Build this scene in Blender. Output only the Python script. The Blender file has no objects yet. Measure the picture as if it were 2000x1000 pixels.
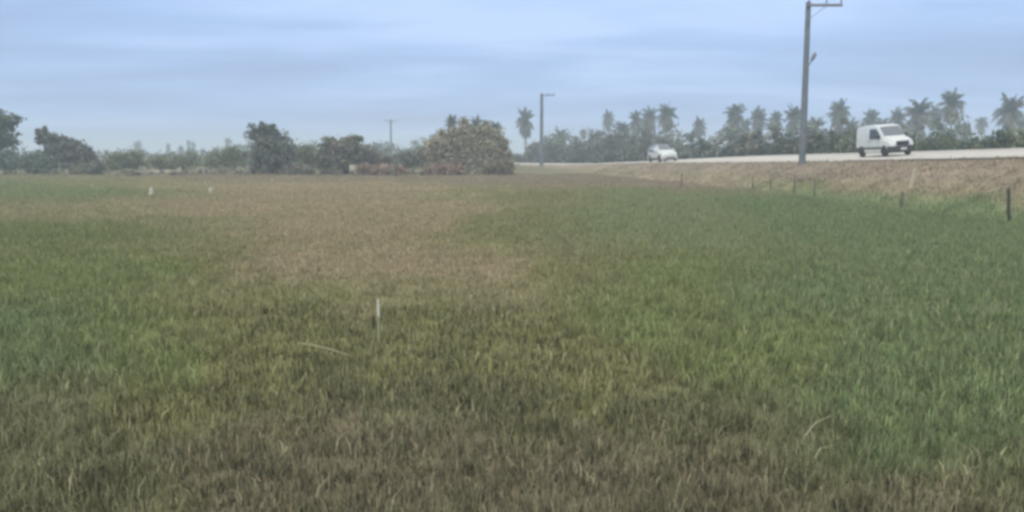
import bpy, bmesh, math, random
import numpy as np
from mathutils import Vector, Matrix

R = math.radians
rng = np.random.default_rng(7)
random.seed(7)
scene = bpy.context.scene
COL = scene.collection

# ------------------------------------------------------------------ camera
F = 1700.0            # focal length in pixels of the 2000 px wide photograph
EYE = 2.4
HORIZON = 295.0
PITCH = math.atan((500 - HORIZON) / F)
CP, SP = math.cos(PITCH), math.sin(PITCH)

cam_d = bpy.data.cameras.new('camera')
cam_d.sensor_width = 36.0
cam_d.lens = 36.0 * F / 2000.0
cam_d.clip_start = 0.1
cam_d.clip_end = 20000
cam = bpy.data.objects.new('camera', cam_d)
COL.objects.link(cam)
cam.location = (0, 0, EYE)
cam.rotation_euler = (math.pi / 2 - PITCH, 0, 0)
scene.camera = cam


def ray(px, py):
    u, v = (px - 1000) / F, -(py - 500) / F
    return Vector((u, CP + v * SP, -SP + v * CP))


def at(px, py, Y):
    """world point seen at pixel (px, py) at distance Y straight ahead"""
    d = ray(px, py)
    return Vector((0, 0, EYE)) + d * (Y / d.y)


def project(p):
    x, y, z = p[0], p[1], p[2] - EYE
    f = y * CP - z * SP
    return 1000 + F * x / f, 500 - F * (y * SP + z * CP) / f


# ------------------------------------------------------------------ noise
_T = np.random.default_rng(3).random((256, 256))


def vnoise(x, y, s=1.0, o=0):
    x = np.asarray(x, float) * s + 13.7 * o
    y = np.asarray(y, float) * s + 71.3 * o
    xi, yi = np.floor(x).astype(int), np.floor(y).astype(int)
    fx, fy = x - xi, y - yi
    fx, fy = fx * fx * (3 - 2 * fx), fy * fy * (3 - 2 * fy)
    a = _T[xi & 255, yi & 255]; b = _T[(xi + 1) & 255, yi & 255]
    c = _T[xi & 255, (yi + 1) & 255]; d = _T[(xi + 1) & 255, (yi + 1) & 255]
    return (a * (1 - fx) + b * fx) * (1 - fy) + (c * (1 - fx) + d * fx) * fy


def fbm(x, y, s=1.0, o=0, n=4):
    t, a, r = 0, 0.5, 0
    for k in range(n):
        t = t + a * vnoise(x, y, s * 2 ** k, o + k * 5); r += a; a *= 0.5
    return t / r


# ------------------------------------------------------------------ road path (its near edge): x, y, height, rise to the far edge
_ctrl = np.array([
    (30.0, -30, 2.0, .45), (27.8, -5, 2.1, .5), (25.4, 15, 2.28, .74), (22.9, 32, 2.24, .74), (21.2, 42, 2.03, .72),
    (19.4, 55, 1.77, .68), (14.4, 80, 1.37, .60), (8.2, 108, .80, .32), (4.6, 122, .55, .12),
    (-6, 152, .28, .04), (-22, 181, .16, 0), (-48, 217, .10, 0), (-95, 262, .06, 0), (-200, 335, .04, 0), (-420, 460, .04, 0)])
ROAD_W = 8.6


def _catmull(P, n):
    out = []
    for i in range(1, len(P) - 2):
        p0, p1, p2, p3 = P[i - 1], P[i], P[i + 1], P[i + 2]
        for k in range(n):
            t = k / n
            out.append(0.5 * ((2 * p1) + (-p0 + p2) * t + (2 * p0 - 5 * p1 + 4 * p2 - p3) * t * t + (-p0 + 3 * p1 - 3 * p2 + p3) * t ** 3))
    return np.array(out)


PATH = _catmull(_ctrl, 36)
_tan = np.gradient(PATH[:, :2], axis=0)
_tan /= np.linalg.norm(_tan, axis=1)[:, None]
RIGHT = np.stack([_tan[:, 1], -_tan[:, 0]], 1)


def road_coords(x, y):
    """index of the nearest path sample and signed offset to the road side"""
    x = np.asarray(x, float).ravel(); y = np.asarray(y, float).ravel()
    idx = np.zeros(len(x), int); u = np.zeros(len(x))
    for a in range(0, len(x), 20000):
        sx, sy = x[a:a + 20000], y[a:a + 20000]
        d2 = (sx[:, None] - PATH[None, :, 0]) ** 2 + (sy[:, None] - PATH[None, :, 1]) ** 2
        i = d2.argmin(1)
        idx[a:a + 20000] = i
        sg = (sx - PATH[i, 0]) * RIGHT[i, 0] + (sy - PATH[i, 1]) * RIGHT[i, 1]
        u[a:a + 20000] = np.sign(sg) * np.sqrt(d2[np.arange(len(sx)), i])
    return idx, u


def H(x, y, detail=True):
    x = np.asarray(x, float); y = np.asarray(y, float)
    shp = x.shape
    i, u = road_coords(x, y)
    xf, yf = x.ravel(), y.ravel()
    zn, bk = PATH[i, 2], PATH[i, 3]
    fld = (fbm(xf, yf, .11, 2, 3) - .5) * .16 if detail else 0
    slope = zn - .05 - (np.abs(u) - .9) * .40 + (vnoise(xf, yf, .5, 9) - .5) * .22 * np.clip((np.abs(u) - .9) / 2, 0, 1)
    left = np.maximum(fld, np.where(u > -.9, zn - .05, slope))
    # soften the foot of the bank
    k = .25
    h = np.clip(.5 + .5 * (slope - fld) / k, 0, 1)
    sm = fld * (1 - h) + slope * h + k * h * (1 - h) * .5
    left = np.where(u > -.9, zn - .05, np.where(u < -14, fld, sm))
    road = zn + bk * u / ROAD_W - .16
    far = (zn + bk - .06) * np.clip(1 - (u - 14) / 70, 0, 1) + fld * np.clip((u - 14) / 20, 0, 1)
    z = np.where(u < -.12, left, np.where(u < ROAD_W + .1, road, far))
    return z.reshape(shp)


def h1(x, y):
    return float(H(np.array([x]), np.array([y]))[0])


def ground_hit(px, py):
    d = ray(px, py)
    y = 10.0
    lo, hi = 2.0, 400.0
    for _ in range(50):
        m = (lo + hi) / 2
        p = Vector((0, 0, EYE)) + d * (m / d.y)
        if p.z > h1(p.x, p.y): lo = m
        else: hi = m
    p = Vector((0, 0, EYE)) + d * (lo / d.y)
    p.z = h1(p.x, p.y)
    return p


# ------------------------------------------------------------------ object helpers
def tag(o, label=None, cat=None, group=None, kind=None):
    if label: o['label'] = label
    if cat: o['category'] = cat
    if group: o['group'] = group
    if kind: o['kind'] = kind
    return o


def empty(name, loc, rz=0):
    o = bpy.data.objects.new(name, None)
    o.empty_display_size = .2
    COL.objects.link(o)
    o.location = loc
    o.rotation_euler = (0, 0, rz)
    return o


def link(name, me, parent=None, mat=None):
    o = bpy.data.objects.new(name, me)
    COL.objects.link(o)
    if mat: me.materials.append(mat)
    if parent: o.parent = parent
    return o


def copy_tree(o, parent=None):
    c = o.copy(); COL.objects.link(c)
    if parent: c.parent = parent
    for ch in list(o.children): copy_tree(ch, c)
    return c


def np_mesh(name, V, Fc, tint=None, smooth=False):
    """V (n,3); Fc (m,k) one polygon size"""
    V = np.asarray(V, np.float32); Fc = np.asarray(Fc, np.int32)
    me = bpy.data.meshes.new(name)
    me.vertices.add(len(V)); me.vertices.foreach_set('co', V.ravel())
    m, k = Fc.shape
    me.loops.add(m * k); me.loops.foreach_set('vertex_index', Fc.ravel())
    me.polygons.add(m)
    me.polygons.foreach_set('loop_start', np.arange(m, dtype=np.int32) * k)
    me.polygons.foreach_set('loop_total', np.full(m, k, np.int32))
    if smooth: me.polygons.foreach_set('use_smooth', np.ones(m, bool))
    if tint is not None:
        t = np.ones((len(V), 4), np.float32); t[:, :3] = tint
        at_ = me.attributes.new('tint', 'FLOAT_COLOR', 'POINT')
        at_.data.foreach_set('color', t.ravel())
    me.update(calc_edges=True)
    return me


class MB:
    """collects shapes, makes one mesh"""
    def __init__(s): s.bm = bmesh.new()

    def poly(s, pts):
        return s.bm.faces.new([s.bm.verts.new(p) for p in pts])

    def box(s, c, size, bevel=0.0, rot=None):
        r = bmesh.ops.create_cube(s.bm, size=1)
        vs = r['verts']
        for v in vs: v.co = Vector((v.co.x * size[0], v.co.y * size[1], v.co.z * size[2]))
        if bevel:
            es = {e for v in vs for e in v.link_edges}
            b = bmesh.ops.bevel(s.bm, geom=list(es), offset=bevel, segments=2, affect='EDGES', profile=.5)
            vs = list({v for f in b['faces'] for v in f.verts} | {v for v in vs if v.is_valid})
        for v in vs:
            if rot: v.co = rot @ v.co
            v.co += Vector(c)
        return s

    def rings(s, rings, cap=True):
        prev = None; first = None
        for rg in rings:
            vs = [s.bm.verts.new(p) for p in rg]
            if prev:
                n = len(vs)
                for i in range(n):
                    s.bm.faces.new((prev[i], prev[(i + 1) % n], vs[(i + 1) % n], vs[i]))
            else: first = vs
            prev = vs
        if cap:
            s.bm.faces.new(list(reversed(first))); s.bm.faces.new(prev)
        return s

    def tube(s, pts, radii, n=8):
        pts = [Vector(p) for p in pts]
        rg = []
        for i, p in enumerate(pts):
            t = (pts[min(i + 1, len(pts) - 1)] - pts[max(i - 1, 0)]).normalized()
            a = t.orthogonal().normalized() if abs(t.z) < .95 else Vector((1, 0, 0))
            a = (a - t * a.dot(t)).normalized(); b = t.cross(a)
            r = radii[i]
            rg.append([p + a * (r * math.cos(2 * math.pi * k / n)) + b * (r * math.sin(2 * math.pi * k / n)) for k in range(n)])
        return s.rings(rg)

    def slab(s, pts, nrm, th):
        nrm = Vector(nrm)
        a = [Vector(p) for p in pts]
        return s.rings([a, [p + nrm * th for p in a]])

    def lathe_y(s, prof, c, n=20):
        """prof: (y, r) turned about the y axis"""
        rg = [[(c[0] + r * math.cos(2 * math.pi * k / n), c[1] + y, c[2] + r * math.sin(2 * math.pi * k / n)) for k in range(n)] for y, r in prof]
        return s.rings(rg)

    def lathe_z(s, prof, c, n=12):
        rg = [[(c[0] + r * math.cos(2 * math.pi * k / n), c[1] + r * math.sin(2 * math.pi * k / n), c[2] + z) for k in range(n)] for r, z in prof]
        return s.rings(rg)

    def mesh(s, name, smooth_angle=35):
        bmesh.ops.recalc_face_normals(s.bm, faces=s.bm.faces)
        me = bpy.data.meshes.new(name)
        s.bm.to_mesh(me); s.bm.free()
        if smooth_angle:
            me.polygons.foreach_set('use_smooth', np.ones(len(me.polygons), bool))
            me.set_sharp_from_angle(angle=R(smooth_angle))
        return me

    def build(s, name, mat, parent=None, smooth_angle=35):
        return link(name, s.mesh(name, smooth_angle), parent, mat)


# ------------------------------------------------------------------ materials
def mat_new(name):
    m = bpy.data.materials.new(name); m.use_nodes = True
    nt = m.node_tree
    return m, nt, nt.nodes['Principled BSDF']


def node(nt, t, **kw):
    n = nt.nodes.new(t)
    for k, v in kw.items(): setattr(n, k, v)
    return n


def m_noise(name, c1, c2, scale, rough=.8, bump=.0, spec=.3, detail=6, metallic=0):
    m, nt, b = mat_new(name)
    tc = node(nt, 'ShaderNodeTexCoord')
    nz = node(nt, 'ShaderNodeTexNoise'); nz.inputs['Scale'].default_value = scale; nz.inputs['Detail'].default_value = detail
    nt.links.new(tc.outputs['Object'], nz.inputs['Vector'])
    rp = node(nt, 'ShaderNodeValToRGB')
    rp.color_ramp.elements[0].position = .3; rp.color_ramp.elements[1].position = .7
    rp.color_ramp.elements[0].color = (*c1, 1); rp.color_ramp.elements[1].color = (*c2, 1)
    nt.links.new(nz.outputs['Fac'], rp.inputs['Fac'])
    nt.links.new(rp.outputs['Color'], b.inputs['Base Color'])
    b.inputs['Roughness'].default_value = rough
    b.inputs['Specular IOR Level'].default_value = spec
    b.inputs['Metallic'].default_value = metallic
    if bump:
        bp = node(nt, 'ShaderNodeBump'); bp.inputs['Strength'].default_value = bump
        nt.links.new(nz.outputs['Fac'], bp.inputs['Height'])
        nt.links.new(bp.outputs['Normal'], b.inputs['Normal'])
    return m


def m_tint(name, rough=.75, spec=.2, nscale=0, namp=.3, trans=0.0):
    """colour kept per blade / leaf in the 'tint' attribute"""
    m, nt, b = mat_new(name)
    a = node(nt, 'ShaderNodeAttribute', attribute_name='tint')
    out = a.outputs['Color']
    if nscale:
        tc = node(nt, 'ShaderNodeTexCoord')
        nz = node(nt, 'ShaderNodeTexNoise'); nz.inputs['Scale'].default_value = nscale; nz.inputs['Detail'].default_value = 8
        nt.links.new(tc.outputs['Object'], nz.inputs['Vector'])
        mr = node(nt, 'ShaderNodeMapRange'); mr.inputs[1].default_value = .25; mr.inputs[2].default_value = .75
        mr.inputs[3].default_value = 1 - namp; mr.inputs[4].default_value = 1 + namp
        nt.links.new(nz.outputs['Fac'], mr.inputs[0])
        vm = node(nt, 'ShaderNodeVectorMath', operation='SCALE')
        nt.links.new(out, vm.inputs[0]); nt.links.new(mr.outputs[0], vm.inputs['Scale'])
        out = vm.outputs[0]
        bp = node(nt, 'ShaderNodeBump'); bp.inputs['Strength'].default_value = .4; bp.inputs['Distance'].default_value = .1
        nt.links.new(nz.outputs['Fac'], bp.inputs['Height']); nt.links.new(bp.outputs['Normal'], b.inputs['Normal'])
    nt.links.new(out, b.inputs['Base Color'])
    b.inputs['Roughness'].default_value = rough
    b.inputs['Specular IOR Level'].default_value = spec
    if trans:
        tr = node(nt, 'ShaderNodeBsdfTranslucent'); nt.links.new(out, tr.inputs['Color'])
        mx = node(nt, 'ShaderNodeMixShader'); mx.inputs[0].default_value = trans
        o = nt.nodes['Material Output']
        nt.links.new(b.outputs[0], mx.inputs[1]); nt.links.new(tr.outputs[0], mx.inputs[2])
        nt.links.new(mx.outputs[0], o.inputs['Surface'])
    return m


def m_paint(name, c, dirt, rough=.3, coat=.5):
    m = m_noise(name, c, dirt, 2.2, rough, 0, .5)
    m.node_tree.nodes['Principled BSDF'].inputs['Coat Weight'].default_value = coat
    return m


M = dict(
    ground=m_tint('ground_earth', .95, .1, 1.3, .28),
    grass=m_tint('grass_blades', .75, .15, trans=.25),
    leaf=m_tint('leaves', .7, .2, trans=.2),
    frond=m_tint('palm_fronds', .6, .3, trans=.15),
    bark=m_noise('bark', (.12, .10, .08), (.22, .19, .16), 6, .95, .5),
    palm_bark=m_noise('palm_bark', (.17, .15, .13), (.30, .27, .23), 5, .95, .4),
    asphalt=m_noise('asphalt', (.43, .415, .38), (.54, .52, .48), .8, .9, .05, detail=10),
    verge=m_noise('dark_edge', (.085, .078, .065), (.14, .125, .105), 2.5, .95, .2),
    concrete=m_noise('pole_concrete', (.125, .145, .165), (.185, .205, .23), 2.0, .9, .1),
    concrete_pale=m_noise('pale_concrete', (.45, .40, .34), (.6, .55, .48), 4.0, .9, .1),
    steel=m_noise('galvanised_steel', (.16, .17, .19), (.24, .25, .27), 8, .6, 0, .5, metallic=.4),
    porcelain=m_noise('insulator', (.14, .13, .13), (.2, .19, .18), 8, .3),
    white_paint=m_paint('vehicle_white', (.64, .68, .68), (.56, .59, .58)),
    dusty=m_paint('vehicle_dusty_white', (.55, .55, .52), (.45, .44, .41), .5, .1),
    plastic=m_noise('dark_plastic', (.035, .038, .042), (.06, .062, .065), 6, .6),
    tyre=m_noise('rubber', (.02, .02, .02), (.04, .038, .036), 10, .9),
    rim=m_noise('wheel_metal', (.35, .35, .36), (.5, .5, .5), 5, .4, metallic=.6),
    lamp=m_noise('lamp_lens', (.6, .62, .64), (.75, .77, .78), 6, .15),
    dark_paint=m_paint('dark_roof', (.03, .033, .04), (.05, .055, .06)),
    plate=m_noise('plate_metal', (.5, .5, .5), (.6, .6, .6), 6, .5),
    wood_dark=m_noise('weathered_wood', (.10, .088, .065), (.18, .155, .12), 7, .95, .4),
    wood_black=m_noise('dark_wood', (.035, .04, .03), (.075, .075, .055), 7, .95, .4),
    wood_pale=m_noise('pale_wood', (.38, .33, .25), (.52, .46, .36), 7, .9, .3),
    white_tip=m_noise('white_paint', (.38, .37, .28), (.47, .46, .36), 9, .7),
    block=m_noise('weathered_concrete', (.27, .235, .19), (.36, .32, .26), 4, .95, .2),
    white_clean=m_noise('white_plastic', (.56, .55, .44), (.66, .65, .54), 9, .6),
    stick=m_noise('dry_stick', (.31, .31, .18), (.40, .40, .25), 9, .9),
)
m, nt, b = mat_new('window_glass')
b.inputs['Base Color'].default_value = (.03, .045, .06, 1); b.inputs['Roughness'].default_value = .08
b.inputs['Specular IOR Level'].default_value = .8
M['glass'] = m
m, nt, b = mat_new('windscreen_glass')
b.inputs['Base Color'].default_value = (.10, .125, .16, 1); b.inputs['Roughness'].default_value = .05  # lighter blue base: sky reflection painted into the colour
b.inputs['IOR'].default_value = 1.9
M['screen'] = m

# ------------------------------------------------------------------ colours of the field: patches of green, olive, tan and brown grass
G1 = (.192, .250, .118); G2 = (.222, .265, .110); GL = (.240, .275, .140); OL = (.255, .255, .115)
TN = (.385, .320, .205); TO = (.325, .300, .168); DB = (.225, .202, .130); DO = (.195, .200, .108); VG = (.29, .24, .17); GB = (.215, .25, .105)
_cp = [
    (450, 342, VG), (650, 344, VG), (850, 346, VG), (1000, 348, VG), (1130, 350, VG), (1260, 353, VG), (1400, 358, VG),
    (0, 365, GL), (120, 375, GL), (300, 365, TO), (550, 365, TN), (750, 365, TN), (900, 380, TO), (1050, 385, OL), (1250, 390, GL), (1500, 400, G1), (1900, 425, G1),
    (0, 410, TO), (200, 410, TO), (400, 405, TN), (700, 400, TN), (900, 410, TN), (1050, 420, OL), (1200, 420, GL), (1600, 450, G1),
    (0, 450, GB), (120, 460, GB), (300, 455, GB), (370, 455, TO), (600, 450, TN), (800, 450, TN), (1000, 455, OL), (1120, 450, GL), (1350, 460, GL), (1800, 500, G1),
    (100, 540, G2), (250, 530, G2), (430, 520, OL), (560, 520, TN), (800, 520, TN), (1000, 530, TN), (1090, 530, OL), (1300, 540, G2), (1600, 580, G1), (1950, 600, G1),
    (50, 640, G1), (250, 640, G2), (420, 620, OL), (600, 600, OL), (720, 580, TO), (950, 580, TO), (850, 640, OL), (1050, 640, OL), (1250, 640, G2), (1500, 680, G2), (1800, 700, G1),
    (60, 720, G1), (300, 720, G2), (480, 700, OL), (650, 680, OL), (750, 700, OL), (900, 720, OL), (1150, 720, OL), (1400, 740, G2), (1700, 780, G1), (1950, 780, G1),
    (100, 820, DO), (300, 800, OL), (500, 780, OL), (700, 790, DO), (850, 800, DO), (1000, 810, DO), (1150, 790, OL), (1300, 830, DO), (1500, 830, DO), (1700, 860, G1), (1900, 850, G1),
    (60, 930, DO), (250, 930, DO), (450, 900, DB), (700, 920, DB), (950, 920, DB), (1200, 920, DB), (1400, 940, DB), (1600, 950, DO), (1800, 960, DB), (1950, 930, DO), (600, 870, DB), (800, 960, DB), (1080, 960, DB), (1300, 900, DB), (900, 870, DB), (1100, 880, DB), (700, 850, DB), (500, 990, DB), (1000, 990, DB), (1500, 990, DB)]
_cx, _cy, _cc = [], [], []
for px, py, c in _cp:
    d = ray(px, py); t = -EYE / d.z
    _cx.append(math.atan2(d.x, d.y) * 3.0); _cy.append(math.log(max(1, t * d.y)) * 1.5); _cc.append(c)
_cx, _cy, _cc = np.array(_cx), np.array(_cy), np.array(_cc)


def field_color(x, y):
    x = np.asarray(x, float); y = np.asarray(y, float)
    out = np.zeros((len(x), 3))
    for a in range(0, len(x), 40000):
        X, Y = x[a:a + 40000], np.maximum(y[a:a + 40000], 2.0)
        A = np.arctan2(X, Y) * 3.0; B = np.log(Y) * 1.5
        A = A + (fbm(A * 6, B * 6, 1, 1, 3) - .5) * .34
        B = B + (fbm(A * 6, B * 6, 1, 4, 3) - .5) * .30
        w = 1 / ((A[:, None] - _cx) ** 2 + (B[:, None] - _cy) ** 2 + .012) ** 1.8
        out[a:a + 40000] = (w @ _cc) / w.sum(1)[:, None]
    return out


BANK = np.array((.238, .198, .15)); BANK2 = np.array((.225, .20, .125))


def ground_color(x, y, z):
    i, u = road_coords(x, y)
    c = field_color(x, y)
    far = np.clip((y - 80) / 30, 0, 1)[:, None]
    c = c * (.62 + .38 * np.clip((y[:, None] - 15) / 60, 0, 1))      # soil and litter between the tufts, plus blade shade painted into the ground
    c = c * (1 - far) + np.array((.145, .14, .085)) * far
    nz = fbm(x, y, .5, 6, 3)
    zn = PATH[i, 2]
    hgt = np.where(u < 0, z / np.maximum(zn, .1), 1)
    bank = np.clip((hgt - .12 + (nz - .5) * .35) / .25, 0, 1) * np.clip((u + 9) / 1, 0, 1)
    bank = bank * (u < 20)
    b2 = (BANK[None] * (.8 + .4 * nz[:, None])) * hgt[:, None].clip(.3, 1) ** .0
    mix2 = np.clip((.62 - hgt) / .3, 0, 1)[:, None]
    b2 = b2 * (1 - mix2) + BANK2 * mix2
    c = c * (1 - bank[:, None]) + b2 * bank[:, None]
    c = np.where((u > 8)[:, None], np.array((.17, .16, .10))[None], c)
    return c


# ------------------------------------------------------------------ ground sheet
def build_ground():
    ang = np.concatenate([np.arange(-180, -50, 3.0), np.arange(-50, 50, .22), np.arange(50, 180, 3.0)])
    rad = [0.0]
    r = .6
    while r < 3200:
        rad.append(r); r *= 1.016 if r < 500 else 1.08
    rad = np.array(rad)
    A, Rr = np.meshgrid(R(1) * ang, rad)
    X, Y = Rr * np.sin(A), Rr * np.cos(A)
    x, y = X.ravel(), Y.ravel()
    z = np.zeros(len(x))
    near = (np.abs(x) < 450) & (np.abs(y) < 520)
    z[near] = H(x[near], y[near])
    t = ground_color(x, y, z)
    nr, na = X.shape
    i = np.arange(nr - 1)[:, None] * na; j = np.arange(na)[None]
    j2 = (j + 1) % na
    q = np.stack([i + j, i + j2, i + na + j2, i + na + j], -1).reshape(-1, 4)
    me = np_mesh('ground', np.stack([x, y, z], 1), q[:, ::-1], t, smooth=True)
    tag(link('ground', me, None, M['ground']), kind='structure')


build_ground()


# ------------------------------------------------------------------ road
def ribbon(name, u0, u1, i0, i1, lift, mat, th=.22, taper=0):
    n = i1 - i0
    V = []
    for k, i in enumerate(range(i0, i1)):
        e = 1.0
        if taper: e = min(1, (n - 1 - k) / taper)
        for uu, dz in ((u0 * e if u0 < 0 else u0, -th), (u0 * e if u0 < 0 else u0, 0), ((u0 + u1) / 2 if u0 >= 0 else u1 - .01, .0), (u1, 0), (u1, -th)):
            x, y = PATH[i, :2] + RIGHT[i] * uu
            wob = 0
            if uu == u0 and u0 == 0: 
                w_ = (vnoise(np.array([x]), np.array([y]), .7, 3)[0] - .5) * .25
                x, y = x + RIGHT[i, 0] * w_, y + RIGHT[i, 1] * w_
            V.append((x, y, PATH[i, 2] + PATH[i, 3] * max(uu, -.2) / ROAD_W + dz + lift))
    V = np.array(V); Q = []
    for k in range(n - 1):
        for c in range(4):
            a = k * 5 + c; Q.append((a, a + 1, a + 6, a + 5))
    me = np_mesh(name, V, np.array(Q)[:, ::-1])
    o = link(name, me, None, mat)
    tag(o, kind='structure')
    return o


iend = len(PATH) - 2
ribbon('road', 0, ROAD_W, 0, iend, 0, M['asphalt'])
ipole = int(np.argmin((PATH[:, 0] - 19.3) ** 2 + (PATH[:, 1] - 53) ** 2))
ribbon('road_edge', -.95, .30, 0, ipole, .006, M['verge'], taper=30)  # darker strip along the near edge of the road


def on_road(i, u):
    p = Vector((*(PATH[i, :2] + RIGHT[i] * u), PATH[i, 2] + PATH[i, 3] * u / ROAD_W))
    t = Vector((*(-_tan[i]), 0))                                   # heading of oncoming traffic
    dz = (PATH[i - 1, 2] - PATH[i + 1, 2]) / max(1e-6, np.linalg.norm(PATH[i + 1, :2] - PATH[i - 1, :2]))
    t.z = dz; t.normalize()
    side = Vector((*RIGHT[i], PATH[i, 3] / ROAD_W)).normalized()   # heading's left
    up = t.cross(side); up.normalize()
    if up.z < 0: up = -up
    side = up.cross(t)
    return p, Matrix((t, side, up)).transposed()


# ------------------------------------------------------------------ grass
def blades(x, y, z, h, w, tint, lean=.45, name='grass'):
    n = len(x)
    az = rng.random(n) * 2 * math.pi
    fx, fy = np.cos(az), np.sin(az)
    la = rng.random(n) * 2 * math.pi
    lm = h * lean * rng.random(n) ** 1.2
    lx, ly = np.cos(la) * lm, np.sin(la) * lm
    V = np.zeros((n, 5, 3), np.float32)
    V[:, 0] = np.stack([x - fx * w, y - fy * w, z - .02], 1)
    V[:, 1] = np.stack([x + fx * w, y + fy * w, z - .02], 1)
    V[:, 2] = np.stack([x + lx * .3 + fx * w * .8, y + ly * .3 + fy * w * .8, z + h * .55], 1)
    V[:, 3] = np.stack([x + lx * .3 - fx * w * .8, y + ly * .3 - fy * w * .8, z + h * .55], 1)
    V[:, 4] = np.stack([x + lx, y + ly, z + h * (1 - .25 * (lm / h) ** 2)], 1)
    b = np.arange(n)[:, None] * 5
    T = np.concatenate([b + [0, 1, 2], b + [0, 2, 3], b + [3, 2, 4]])
    return V.reshape(-1, 3), T, np.repeat(tint, 5, 0)


def grass_points(n, y0, y1, p):
    """n points, density falling with distance as y**-p, in a wedge a little wider than the view"""
    t = rng.random(n)
    a = 2 - p
    y = (y0 ** a + t * (y1 ** a - y0 ** a)) ** (1 / a)
    x = (rng.random(n) * 2 - 1) * (y * .72 + 4.0)
    return x, y


def build_grass():
    # two thirds of the blades stand in loose tufts, the rest anywhere between
    tx, ty = grass_points(52000, 3.6, 92, 1.7)
    k = rng.integers(0, len(tx), 600000)
    sg = .022 + .006 * ty[k]
    x = tx[k] + rng.normal(0, 1, len(k)) * sg; y = np.maximum(3.5, ty[k] + rng.normal(0, 1, len(k)) * sg)
    x2, y2 = grass_points(390000, 3.6, 92, 1.7)
    x, y = np.concatenate([x, x2]), np.concatenate([y, y2])
    i, u = road_coords(x, y)
    zn = PATH[i, 2]
    keep = (u < -.5)
    x, y, u, zn = x[keep], y[keep], u[keep], zn[keep]
    z = H(x, y)
    onb = np.clip((z / np.maximum(zn, .2) - .15 + (fbm(x, y, .5, 6, 3) - .5) * .35) / .22, 0, 1) * (u > -9)
    gap = fbm(x, y, 3.2, 21, 2)
    thin = rng.random(len(x)) < (1 - .45 * onb) * np.where(y < 22, np.clip((gap - .22) / .2, .5, 1), 1)
    x, y, z, onb = x[thin], y[thin], z[thin], onb[thin]
    c = field_color(x, y)
    dry = np.clip((c[:, 0] - c[:, 1]) / .05 + .4, 0, 1)          # tan and brown patches are shorter, dead grass
    n = len(x)
    clump = fbm(x, y, 2.6, 11, 3)
    fine = vnoise(x, y, 9, 12)
    h = (.05 + .15 * rng.random(n) ** 2.1) * (1.0 + 1.2 * (clump - .5)) * (1 - .30 * dry)
    h = h * (1 - .3 * onb) * (1 + .004 * y)
    w = .0038 * (np.maximum(y, 4) / 5) ** .62 * (.7 + .6 * rng.random(n))
    broad = rng.random(n) < .06
    w = np.where(broad, w * 2.3, w); h = np.where(broad, h * .7, h)
    # colour: patch colour, each blade its own shade; some straw in the green and some green in the straw
    straw = np.array((.38, .35, .23)); live = np.array((.15, .20, .09)); dead = np.array((.07, .055, .04))
    cf = np.clip(9 / y, .2, 1)
    v = (1 + cf * 1.25 * (rng.random(n) - .5)) * (1 + cf * .76 * (fine - .5))
    t = c * v[:, None]
    r = rng.random(n)
    mstraw = (r < (.10 + .10 * dry) * np.clip(14 / y, .3, 1))[:, None]; mlive = ((r > .88) & (dry > .4))[:, None]; mdead = ((r > .70) & (r < .86) & (y < 13) & (dry > .3))[:, None]
    t = np.where(mstraw, t * .35 + straw * .65 * v[:, None], t)
    t = np.where(mlive, t * .4 + live * .6, t)
    t = np.where(mdead, dead[None] * (.6 + .8 * rng.random(n))[:, None], t)
    bt = (BANK2 * (.75 + .5 * rng.random((n, 1)))) * (1 - .4 * (rng.random((n, 1)) < .3))
    t = t * (1 - onb[:, None]) + bt * onb[:, None]
    V, T, C = blades(x, y, z, h, w, t, 1.05)
    me = np_mesh('grass', V, T, C)
    tag(link('grass', me, None, M['grass']), 'mixed green olive and dry brown grass covering the whole field', 'grass', kind='stuff')


build_grass()


# ------------------------------------------------------------------ leaves
def leaf_cloud(lobes, n, size, cols, seed=0, per=26, spread=.20, squash=1.0):
    """lobes: (cx,cy,cz,rx,ry,rz). Leaves gather in clumps set through each lobe, mostly near its skin."""
    r_ = np.random.default_rng(seed)
    L = np.array(lobes, float)
    wt = (L[:, 3] * L[:, 5]) ** .9; wt /= wt.sum()
    nc = max(6, n // per)
    li = r_.choice(len(L), nc, p=wt)
    d = r_.normal(size=(nc, 3)); d /= np.linalg.norm(d, axis=1)[:, None]
    rr = (.35 + .70 * r_.random(nc) ** .55)
    cc = L[li, :3] + d * L[li, 3:] * rr[:, None]
    crad = spread * (L[li, 3] * L[li, 5]) ** .5 * (.6 + .8 * r_.random(nc))
    cshade = .60 + .8 * r_.random(nc)
    ck = r_.integers(0, len(cols), nc)
    ci = r_.integers(0, nc, n)
    P = cc[ci] + r_.normal(size=(n, 3)) * crad[ci][:, None] * np.array((1, 1, .75 * squash))
    P[:, 2] = np.maximum(P[:, 2], .03)
    a = r_.normal(size=(n, 3)); a /= np.linalg.norm(a, axis=1)[:, None]
    b_ = np.cross(a, r_.normal(size=(n, 3))); b_ /= np.linalg.norm(b_, axis=1)[:, None]
    s = size * (.6 + .8 * r_.random(n))[:, None]
    V = np.stack([P - a * s, P + b_ * s * .42, P + a * s, P - b_ * s * .42], 1).reshape(-1, 3)
    q = np.arange(n)[:, None] * 4 + np.arange(4)
    C = np.array(cols)[ck[ci]] * (cshade[ci] * (.8 + .4 * r_.random(n)))[:, None]
    return V, q, np.repeat(C, 4, 0), cc


DARK = [(.130, .165, .135), (.150, .185, .140), (.115, .150, .130)]
MID = [(.18, .21, .125), (.155, .195, .115), (.22, .23, .135)]
GREYG = [(.20, .205, .16), (.175, .19, .155), (.235, .222, .168)]
PALE = [(.40, .36, .26), (.37, .345, .25), (.31, .315, .22), (.41, .36, .28)]
REDD = [(.31, .215, .175), (.27, .195, .155), (.33, .26, .20)]


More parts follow.
